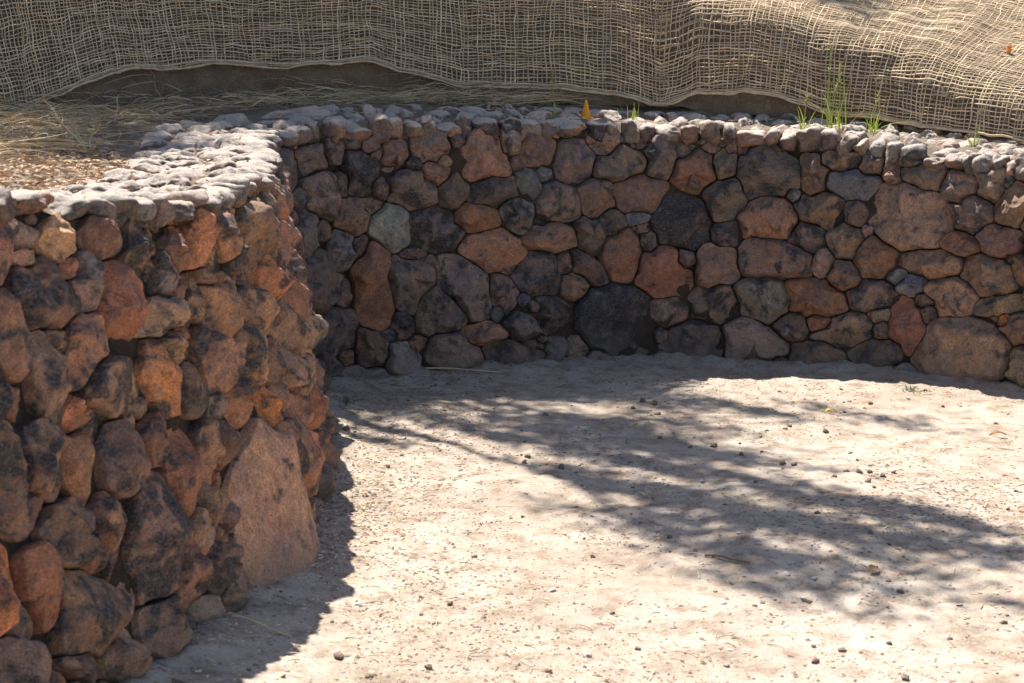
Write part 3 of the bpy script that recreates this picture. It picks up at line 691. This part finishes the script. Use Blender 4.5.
CLUMPS = '-0.53,7.86,0.0,0.26,0.21,9 -0.24,7.77,0.0,0.23,0.14,9 0.08,7.75,0.0,0.23,0.16,9 0.36,7.77,0.0,0.21,0.18,9 0.59,7.68,0.0,0.18,0.22,9 0.75,7.49,0.0,0.18,0.19,9 -0.53,7.98,0.0,0.26,0.29,9 -0.20,7.93,0.0,0.28,0.28,9 0.13,7.98,0.0,0.29,0.31,9 0.47,8.10,0.0,0.24,0.30,9 0.71,8.01,0.0,0.14,0.24,9 -0.68,7.70,0.0,0.14,0.22,9 0.21,7.26,0.0,0.24,0.18,9 0.03,7.18,0.0,0.17,0.16,9 0.36,6.81,0.0,0.20,0.16,9 -0.18,6.96,0.0,0.17,0.09,9 0.17,6.73,0.0,0.18,0.10,9 0.68,6.35,0.0,0.17,0.11,9 0.43,6.56,0.0,0.16,0.11,9 0.46,7.09,0.0,0.19,0.27,9 0.33,6.96,0.0,0.21,0.22,9 -0.05,6.96,0.0,0.21,0.13,9 -0.26,7.09,0.0,0.15,0.11,9 0.60,6.76,0.0,0.18,0.23,9 0.75,6.64,0.0,0.18,0.22,9 0.50,6.44,0.0,0.19,0.17,9 -0.63,7.09,0.0,0.12,0.17,9 -0.52,6.78,0.0,0.11,0.10,9 -0.66,6.81,0.0,0.07,0.14,9 0.18,6.32,0.0,0.13,0.09,9 0.33,6.20,0.0,0.17,0.10,9 0.51,6.06,0.0,0.16,0.13,9 0.83,6.27,0.0,0.17,0.14,9 0.94,6.00,0.0,0.20,0.15,9 1.10,5.89,0.0,0.20,0.15,9 1.28,5.76,0.0,0.19,0.12,9 1.43,5.64,0.0,0.15,0.10,9 0.67,5.89,0.0,0.21,0.15,9 0.51,5.64,0.0,0.21,0.14,9 0.78,5.64,0.0,0.24,0.17,9 0.97,5.54,0.0,0.24,0.18,9 1.14,5.40,0.0,0.20,0.15,9 0.67,5.31,0.0,0.19,0.15,9 0.81,5.16,0.0,0.19,0.15,9 0.87,4.93,0.0,0.14,0.09,9 0.69,4.98,0.0,0.12,0.08,9 1.05,5.08,0.0,0.14,0.07,9 1.23,5.08,0.0,0.14,0.06,9 1.36,5.34,0.0,0.19,0.09,9 1.52,5.34,0.0,0.13,0.10,9 1.57,5.24,0.0,0.10,0.06,9 1.47,4.78,0.0,0.05,0.04,9 0.38,5.74,0.0,0.12,0.08,9 1.51,5.54,0.0,0.13,0.07,9 1.11,7.34,0.0,0.12,0.16,9 1.67,7.18,0.0,0.17,0.06,9 1.44,7.34,0.0,0.13,0.06,9 0.76,7.09,0.0,0.17,0.13,9 0.92,6.56,0.0,0.20,0.08,9 -2.04,7.44,1.25,0.22,0.30,17 -1.70,7.44,1.25,0.22,0.30,17 -1.47,8.09,1.25,0.22,0.30,17 -1.23,8.40,1.25,0.22,0.30,17 -1.70,6.47,1.25,0.22,0.30,17 -2.12,6.35,1.25,0.22,0.30,17 -2.50,8.74,1.25,0.22,0.30,17 -1.82,6.35,1.25,0.22,0.30,17 -1.64,6.67,1.25,0.22,0.30,17 -1.45,6.89,1.25,0.22,0.30,17 -2.35,7.44,1.25,0.22,0.30,17 -0.88,8.27,1.27,0.22,0.30,17 -0.62,8.74,1.27,0.22,0.30,17 -0.31,8.74,1.27,0.22,0.30,17 -0.01,8.74,1.27,0.22,0.30,17 1.9,9.55,1.6,.18,.2,9'

# ------------------------------------------------------------------ plants along the wall top
def tuft(name, loc, n, hmin, hmax, spread, lean, label, cat, group=None, stalks=(), width=(.004, .008), mat=None):
    root = empty(name, loc); tag(root, label, cat, group)
    b = np.array(loc)
    r = b + np.stack([rng.normal(0, spread, n), rng.normal(0, spread, n), np.zeros(n)], -1)
    h = rng.uniform(hmin, hmax, n); a = rng.uniform(0, 2 * math.pi, n); l = np.abs(rng.normal(0, lean, n))
    e = r + np.stack([np.cos(a) * l * h, np.sin(a) * l * h, h * (1 - .35 * l)], -1)
    v, q = blades(r, e, np.stack([-np.cos(a) * l * h * .15, -np.sin(a) * l * h * .15, h * .10 * l], -1), rng.uniform(*width, n), 5)
    mesh_obj('blades', v, q, mat or M_GRASS, root)
    for (dx, h, lx) in stalks:
        t = np.linspace(0, 1, 10)
        L = np.stack([b[0] + dx + lx * t ** 2, b[1] + .3 * lx * t ** 2 + 0 * t, b[2] + h * t], -1)
        v, q = tubes([L], [np.linspace(.0030, .0017, 10)], 5)
        st = mesh_obj('stalk', v, q, M_GRASS, root)
        k = 34; tt_ = rng.uniform(.70, 1.0, k)
        c = np.stack([np.interp(tt_, t, L[:, i]) for i in range(3)], -1); aa = rng.uniform(0, 6.28, k)
        e2 = c + np.stack([np.cos(aa) * .010, np.sin(aa) * .010, np.full(k, .016)], -1)
        v, q = blades(c, e2, np.zeros((k, 3)), np.full(k, .006), 2)
        mesh_obj('seed_head', v, q, M_SEED, st)
    return root
def on_ledge(x, y):
    d = (LG[..., 0] - x) ** 2 + (LG[..., 1] - y) ** 2; k = np.unravel_index(d.argmin(), d.shape)
    return (x, y, float(LG[k][2]) - .005)
tuft('grass_clump', on_ledge(1.66, 8.82), 20, .10, .30, .04, .5, 'bright green grass clump with tall seed stalks growing behind the capstones', 'grass', None,
     [(-.045, .44, .01), (.02, .35, -.005), (-.02, .27, .03)], width=(.0045, .009))
tuft('grass_clump', on_ledge(1.84, 8.76), 14, .08, .19, .025, .55, 'small leafy grass tuft just right of the tall seeding clump', 'grass', None, [(.0, .22, .03)], width=(.005, .010))
tuft('grass_tuft', on_ledge(.605, 8.95), 9, .06, .12, .022, .35, 'short bright green grass tuft beside the orange cone', 'grass')
tuft('grass_stalk', on_ledge(.215, 8.82), 4, .03, .09, .008, .3, 'single thin green grass stalk left of the orange cone', 'grass', None, [(0., .235, -.012)])
tuft('grass_stalk', on_ledge(1.49, 8.82), 7, .07, .15, .012, .6, 'slight grass sprig with a bent blade left of the tall clump', 'grass', None, [(.01, .17, .01)])
tuft('grass_sprout', on_ledge(2.28, 8.46), 7, .06, .12, .010, .5, 'tiny green sprout at the foot of the sunlit net near the right edge', 'grass', None, [(.0, .10, .012)])

# small orange marker cone behind the capstones
cx, cy, cz = on_ledge(.385, 8.93)
mk = empty('marker_cone', (cx, cy, cz)); tag(mk, 'small slender orange marker cone standing behind the capstones', 'marker cone')
def lathe(prof, n=20, c=(0, 0, 0)):
    V = [[c[0] + r * math.cos(a), c[1] + r * math.sin(a), c[2] + z] for r, z in prof for a in np.arange(n) * 2 * math.pi / n]
    Fq = [[k * n + i, k * n + (i + 1) % n, (k + 1) * n + (i + 1) % n, (k + 1) * n + i] for k in range(len(prof) - 1) for i in range(n)]
    return np.array(V), np.array(Fq)
v, q = lathe([(.026, .008), (.025, .012), (.019, .038), (.011, .072), (.0056, .094), (.004, .098), (.0005, .099)], 20, (cx, cy, cz)); mesh_obj('cone', v, q, M_ORANGE, mk)
v, q = lathe([(.001, .010), (.038, .009), (.040, .006), (.040, 0)], 20, (cx, cy, cz)); mesh_obj('base', v, q, M_ORANGE, mk)

# survey stake in the netted slope
d = (BG[..., 0] - 2.60) ** 2 + (BG[..., 1] - 9.02) ** 2; k = np.unravel_index(d.argmin(), d.shape); sp = BG[k]
sk = empty('stake', tuple(sp)); tag(sk, 'short wooden stake with orange painted top in the sunlit net', 'stake')
def sqbar(p, w, z0, z1, tw):
    V = [[p[0] + sx * w * (1 if z == z0 else tw), p[1] + sy * w * (1 if z == z0 else tw), p[2] + z] for z in (z0, z1) for sx, sy in ((-1, -1), (1, -1), (1, 1), (-1, 1))]
    return np.array(V), [(0, 1, 5, 4), (1, 2, 6, 5), (2, 3, 7, 6), (3, 0, 4, 7), (4, 5, 6, 7), (3, 2, 1, 0)]
v, q = sqbar(sp, .009, -.05, .085, 1.); mesh_obj('shaft', v, q, M_STAKE, sk, smooth=False)
v, q = sqbar(sp, .0105, .085, .115, .9); mesh_obj('painted_top', v, q, M_STAKETOP, sk, smooth=False)

# dry weed and twigs on the near ledge
def sprig(name, loc, stems, label, cat, mat=M_TWIG, heads=True):
    root = empty(name, loc); tag(root, label, cat)
    b = np.array(loc)
    for dx, dy, h, r in stems:
        t = np.linspace(0, 1, 12)[:, None]
        L = b + t * np.array([dx, dy, h]) + np.stack([.012 * np.sin(t[:, 0] * 9), 0 * t[:, 0], .02 * np.sin(t[:, 0] * 3.1)], -1) * h / .15 * .6
        v, q = tubes([L], [np.linspace(r, r * .5, 12)], 5); st = mesh_obj('stem', v, q, mat, root)
        if heads:
            c = np.repeat(L[7:], 7, 0); e = c + rng.normal(0, .010, c.shape)
            v, q = blades(c, e, np.zeros_like(c), np.full(len(c), .007), 2); mesh_obj('seed_head', v, q, M_STRAW, st)
    return root
sprig('dry_weed', on_ledge(-1.60, 6.45), [(-.16, 0, .21, .0058), (-.07, .05, .15, .0045), (.03, .02, .11, .004), (-.11, -.02, .10, .004), (.06, .03, .07, .0035)], 'dried straw coloured weed leaning left on the near ledge', 'weed', M_STRAW)
sprig('dry_twig', on_ledge(-1.72, 8.55), [(-.07, 0, .21, .003)], 'thin bare twig leaning against the earth bank', 'twig', heads=False)
sprig('dry_twig', on_ledge(-1.62, 7.2), [(.07, 0, .09, .003), (.05, .02, .05, .002)], 'short pale twig at the shaded edge of the left capstones', 'twig', heads=False)

# chaff and crumbs caught between the capstones
def cap_litter(name, n, mat, L0, L1, wd):
    u = rng.uniform(1.2, 10.2, n); c = .08 + .42 * rng.random(n); p = capC(u, c); p[:, 2] += capT(u) * rng.uniform(.62, .95, n)
    a = rng.uniform(0, 6.28, n); L = rng.uniform(L0, L1, n); e = p + np.stack([np.cos(a) * L, np.sin(a) * L, rng.normal(0, .003, n)], -1)
    v, q = blades(p, e, np.zeros((n, 3)), rng.uniform(.6, 1.2, n) * wd, 2); return tag(mesh_obj(name, v, q, mat), kind='stuff')
cap_litter('cap_chaff', 1100, M_MULCH, .008, .03, .008)
cap_litter('cap_straw', 260, M_STRAW, .03, .10, .003)
# ------------------------------------------------------------------ clods, pebbles and litter on the court
def gzp(x, y): return float(ground_z(np.array([x]), np.array([y]))[0])
def clod_mesh(seed, r=1., flat=.7):
    R_ = np.random.default_rng(seed); n, m = 12, 8
    th = np.arange(n) * 2 * math.pi / n; ph = np.linspace(0, math.pi, m)
    P = np.stack([np.sin(ph)[:, None] * np.cos(th), np.sin(ph)[:, None] * np.sin(th), np.cos(ph)[:, None] + 0 * th], -1)
    P = P * (1 + .6 * fbm(P * 1.5 + seed * 5.1, 4))[..., None] * np.array([1, R_.uniform(.7, 1), flat])
    P[0] = P[0].mean(0); P[-1] = P[-1].mean(0)
    i = np.arange(m - 1)[:, None] * n + np.arange(n); j = np.arange(m - 1)[:, None] * n + (np.arange(n) + 1) % n
    return P.reshape(-1, 3) * r, np.stack([i, i + n, j + n, j], -1).reshape(-1, 4)
protos = []
def scatter_thing(i, name, mat, x, y, r, label, cat, group=None, flat=.7):
    key = (name, mat.name, i % 6)
    ex = [p for p in protos if p[0] == key]
    if not ex:
        v, q = clod_mesh(i % 6 * 7 + len(name), 1., flat); o = mesh_obj(name, v, q, mat); protos.append((key, o))
    else:
        o = ex[0][1].copy(); COL.objects.link(o)
    for kk in ('label', 'category', 'group'):
        if kk in o: del o[kk]
    r *= .8; o.scale = (r, r, r * random.uniform(.8, 1.1)); o.rotation_euler = (random.uniform(-.3, .3), random.uniform(-.3, .3), random.uniform(0, 6.28))
    o.location = (x, y, gzp(x, y) + r * flat * .45)
    return tag(o, label, cat, group)
CL = 'small dark clod of dirt lying on the pale dusty court'
PB = 'small grey pebble lying on the pale dusty court'
CH = 'pale stone chip lying flush in the court dust'
i = 0
for c in CLODS.split():
    x, y, r = map(float, c.split(',')); scatter_thing(i, 'dirt_clod', M_CLOD, x, y, r, CL, 'clod', 'clods scattered on the court'); i += 1
crng2 = random.Random(21)
for _ in range(75):
    y = 8.1 - 4.0 * crng2.random() ** 1.4; x = crng2.uniform(-.6, .32 * y)
    if wall_dist(np.array([x]), np.array([y]))[0] < .15: continue
    if crng2.random() < .68: scatter_thing(i, 'dirt_clod', M_CLOD, x, y, crng2.uniform(.006, .013), CL, 'clod', 'clods scattered on the court')
    else: scatter_thing(i, 'pebble', M_GREYP, x, y, crng2.uniform(.006, .013), PB, 'pebble', 'pebbles scattered on the court')
    i += 1
for c in CHIPS.split():
    x, y, r = map(float, c.split(',')); scatter_thing(i, 'stone_chip', M_CHIP, x, y, r, CH, 'stone chip', 'pale chips in the court dust', .35); i += 1

def leaf(name, x, y, L, W, rz, mat, label):
    z = gzp(x, y); n = 9; t = np.linspace(0, 1, n); w = W * np.sin(math.pi * np.clip(t, .02, .98)) ** .8 * .5
    V = []
    for k in range(n):
        zz = .006 + .012 * math.sin(t[k] * 3.1)
        for sx, dz in ((-1, .006), (0, 0), (1, .006)): V.append(((t[k] - .5) * L, sx * w[k], zz + dz))
    V = np.array(V); ca, sa = math.cos(rz), math.sin(rz)
    V = np.stack([V[:, 0] * ca - V[:, 1] * sa + x, V[:, 0] * sa + V[:, 1] * ca + y, V[:, 2] + z], -1)
    q = [[k * 3 + j, k * 3 + j + 1, (k + 1) * 3 + j + 1, (k + 1) * 3 + j] for k in range(n - 1) for j in (0, 1)]
    return tag(mesh_obj(name, V, q, mat), label, 'leaf')
leaf('fallen_leaf', *LEAFY, .045, .024, .3, M_LEAFY, 'bright yellow fallen leaf on the sunlit court')
leaf('fallen_leaf', *LEAFB, .075, .028, .1, M_LEAFB, 'brown dry leaf on the sunlit court near the right edge')
leaf('fallen_leaf', *LEAFO, .05, .024, .8, M_LEAFB, 'rusty dry leaf at the lower edge of the tree shadow')
def stick(name, a, b, r, mat, label):
    t = np.linspace(0, 1, 14)[:, None]; A = np.array([*a, gzp(*a) + r * 1.2]); B = np.array([*b, gzp(*b) + r * 1.2])
    L = A * (1 - t) + B * t; L[:, 1] += .008 * np.sin(t[:, 0] * 7); L[:, 2] += .006 * np.sin(t[:, 0] * 3.1)
    v, q = tubes([L], [np.linspace(r, r * .6, 14)], 6); return tag(mesh_obj(name, v, q, mat), label, 'stick')
stick('dry_stick', *STICK1, .0032, M_STRAW, 'pale straw stem lying in the shade of the near wall')
stick('dry_stick', *STICK2, .004, M_STRAW, 'long pale stalk lying along the foot of the far wall')
stick('dry_stick', *STICK3, .005, M_CLOD, 'dark stick lying in the tree shadow on the court')
for (x, y), lab, n, h in ((WEED1, 'low grey-green weed at the foot of the wall on the right', 22, .04), (WEED2, 'small pale weed by the inner end of the near wall', 22, .04)):
    tuft('ground_weed', (x, y, gzp(x, y)), n, h * .4, h, .028, 1.3, lab, 'weed', width=(.006, .012), mat=M_WEED)

# grit, crumbs and leaf bits nobody could count
def litter(name, n, mat, rmin, rmax, flat, bias, clump=.0, foot=0., band=False):
    n0 = n * (12 if foot else 6 if band else 3)
    y = 8.6 - 4.9 * rng.random(n0) ** bias; x = rng.uniform(-1.1, 1, n0); x = np.where(x > 0, x * .36 * y, x)
    nz = fbm(np.stack([x * 1.1, y * 1.1, np.full(n0, clump * 9.)], -1), 3)
    keep = (rng.random(n0) < np.clip(.45 + clump * nz * 2.2, .04, 1)) & (wall_dist(x, y) > .0)
    if band: keep &= rng.random(n0) < .06 + np.exp(-((y - 7.15 + .95 * (x - .1)) / .62) ** 2)      # dark debris, packed denser along the tree's shadow to deepen its shade by colour
    if foot: keep &= rng.random(n0) < np.exp(-wall_dist(x, y) / foot)
    x, y = x[keep][:n], y[keep][:n]; n = len(x)
    z = ground_z(x, y); r = rmin + (rmax - rmin) * rng.random(n) ** 3
    d = np.array([[1, 0, 0], [0, 1, 0], [-1, 0, 0], [0, -1, 0], [0, 0, 1], [0, 0, -1]], float)
    V = d[None] * r[:, None, None] * rng.uniform(.6, 1.3, (n, 6, 1)); V[..., 2] *= flat
    a = rng.uniform(0, 6.28, n); ca, sa = np.cos(a)[:, None], np.sin(a)[:, None]; st = rng.uniform(.5, 1.4, n)[:, None]
    X = V[..., 0] * st; Y = V[..., 1]
    V = np.stack([X * ca - Y * sa + x[:, None], X * sa + Y * ca + y[:, None], V[..., 2] + z[:, None] + r[:, None] * flat * .25], -1).reshape(-1, 3)
    f = np.array([[0, 1, 4], [1, 2, 4], [2, 3, 4], [3, 0, 4], [1, 0, 5], [2, 1, 5], [3, 2, 5], [0, 3, 5]])
    Fq = (f[None] + np.arange(n)[:, None, None] * 6).reshape(-1, 3)
    return tag(mesh_obj(name, V, Fq, mat, smooth=False), kind='stuff')
litter('grit', 7000, M_BITS, .0012, .0065, .5, 1.1, 3.)
litter('gravel', 4000, M_GREYP, .0012, .006, .5, 1.0, 2.)
litter('pale_gravel', 6000, M_CHIP, .0012, .008, .4, 1.2, .4)
litter('leaf_litter', 9000, M_MULCH, .002, .011, .15, 1.1, 3.)
litter('shade_darkening_leaf_litter', 16000, M_CLOD, .002, .011, .15, 1.0, 1.4, band=True)
litter('dust_crumbs', 14000, M_CRUMB, .0015, .009, .5, 1.1, 2.)
litter('foot_litter', 9000, M_BITS, .002, .011, .4, .55, .6, .16)
litter('foot_chaff', 6000, M_STRAW, .002, .012, .12, .55, .8, .14)
n = 1500
y = 8.3 - 4.2 * rng.random(n) ** 1.2; x = rng.uniform(-1., 1, n); x = np.where(x > 0, x * .34 * y, x); ok = wall_dist(x, y) > .03; x, y = x[ok], y[ok]; n = len(x)
p = np.stack([x, y, ground_z(x, y) + .003], -1); a = rng.uniform(0, 6.28, n); L = rng.uniform(.015, .07, n)
e = p + np.stack([np.cos(a) * L, np.sin(a) * L, rng.uniform(0, .006, n)], -1); e[:, 2] = ground_z(e[:, 0], e[:, 1]) + .004
v, q = blades(p, e, np.stack([0 * L, 0 * L, L * .08], -1), rng.uniform(.0015, .004, n)); tag(mesh_obj('straw_bits', v, q, M_STRAW), kind='stuff')

# ------------------------------------------------------------------ the tree on the bank that throws the shade
SUN = Vector((-.27, .55, 1.)).normalized()
sv = np.array(SUN) / SUN.z
d = (BG[..., 0] + 3.7) ** 2 + (BG[..., 1] - 11.6) ** 2; k = np.unravel_index(d.argmin(), d.shape); tb = BG[k]
tree = empty('oak_tree', tuple(tb)); tag(tree, 'spreading oak tree on the bank whose crown shades the court and the net', 'tree')
cl, leaves = [], []
for c in CLUMPS.split():
    x, y, z, rx, ry, dens = map(float, c.split(','))
    h = 5.2 + .5 * math.sin(x * 2.3) + .4 * math.cos(y * 1.7) + random.uniform(-.35, .35)
    cen = np.array([x, y, z]) + sv * h; cl.append(cen)
    nl = int(max(24, dens * 34 * math.pi * rx * ry / .1))
    if z < .5 and y < 7.4:      # long sprays
        al, ac = rng.normal(0, 1.25 * rx, nl), rng.normal(0, .34 * rx, nl); ox, oy = .74 * al + .67 * ac, -.67 * al + .74 * ac
    else: ox, oy = rng.normal(0, rx * .62, nl), rng.normal(0, ry * .62, nl)
    pos = cen + np.stack([ox, oy, np.zeros(nl)], -1) + sv * rng.normal(0, .28, (nl, 1))
    leaves.append(pos)
cl = np.array(cl); P = np.vstack(leaves); n = len(P)
A = rng.normal(size=(n, 3)); A /= np.linalg.norm(A, axis=1)[:, None]; B = np.cross(A, rng.normal(size=(n, 3))); B /= np.linalg.norm(B, axis=1)[:, None]
L = rng.uniform(.022, .042, n)[:, None]; W = L * rng.uniform(.45, .7, (n, 1)); Cc = np.cross(A, B)
V = np.stack([P - A * L, P + B * W + Cc * W * .3, P + A * L, P - B * W + Cc * W * .3], 1).reshape(-1, 3)
mesh_obj('crown', V, np.arange(n * 4).reshape(-1, 4), M_OAK, tree, smooth=False)
def limb(a, b, r0, r1, wob=.12, k=10):
    t = np.linspace(0, 1, k)[:, None]; L = a * (1 - t) + b * t
    L = L + (fbm(L * .8 + r0 * 90, 2)[:, None] * rng.normal(size=(1, 3))) * wob * np.sin(t * math.pi); L[:, 2] += .25 * np.sin(t[:, 0] * math.pi) * np.linalg.norm(b - a) * .15
    return L, np.linspace(r0, r1, k)
trunk_top = tb + np.array([.25, -.3, 1.9])
v, q = tubes([limb(tb - np.array([0, 0, .3]), trunk_top, .20, .15, .05)[0]], [np.concatenate([[.30, .24], np.linspace(.21, .15, 8)])], 12); mesh_obj('trunk', v, q, M_BARK, tree)
hubs = cl[[0]]
while len(hubs) < 9:
    dd = np.min(np.linalg.norm(cl[:, None] - hubs[None], axis=-1), 1); hubs = np.vstack([hubs, cl[dd.argmax()]])
near = np.linalg.norm(cl[:, None] - hubs[None], axis=-1).argmin(1)
for hI in range(len(hubs)):
    mem = cl[near == hI]; hb = mem.mean(0) * .8 + trunk_top * .2 + np.array([0, 0, .15])
    Ls = [limb(trunk_top - np.array([0, 0, .1]), hb, .030, .012, .3, 14)]
    for m_ in mem: Ls.append(limb(hb, m_, .012, .004, .1, 8))
    v, q = tubes([a for a, _ in Ls], [r for _, r in Ls], 7); mesh_obj('limb', v, q, M_BARK, tree)

# ------------------------------------------------------------------ light, sky, camera
w = bpy.data.worlds.new('World'); scene.world = w; w.use_nodes = True
nt = w.node_tree; bg = nt.nodes['Background']; sky = nt.nodes.new('ShaderNodeTexSky'); sky.sky_type = 'NISHITA'; sky.sun_disc = False
sky.sun_elevation = math.asin(SUN.z); sky.sun_rotation = math.atan2(SUN.x, SUN.y); sky.altitude = 200; sky.dust_density = 1.2
nt.links.new(sky.outputs[0], bg.inputs[0]); bg.inputs[1].default_value = .078
sl = bpy.data.lights.new('sun', 'SUN'); sl.energy = 5.; sl.angle = math.radians(.53); sl.color = (1., .945, .87)
so = bpy.data.objects.new('sun', sl); COL.objects.link(so); so.rotation_euler = SUN.to_track_quat('Z', 'Y').to_euler(); so.location = (0, 0, 20)
cam = bpy.data.cameras.new('camera'); co = bpy.data.objects.new('camera', cam); COL.objects.link(co)
cam.sensor_width = 36; cam.lens = 1707 / 1024 * 36; cam.clip_end = 500; cam.clip_start = .1
co.location = (0, 0, 1.625); co.rotation_euler = (math.radians(90) - math.atan((341.5 - 37) / 1707), 0, 0)
cam.dof.use_dof = True; cam.dof.focus_distance = 8.4; cam.dof.aperture_fstop = 8
scene.camera = co
scene.view_settings.view_transform = 'Standard'; scene.view_settings.look = 'None'
scene.view_settings.exposure = 1.05; scene.view_settings.gamma = 1.
scene.cycles.max_bounces = 6; scene.cycles.use_denoising = True
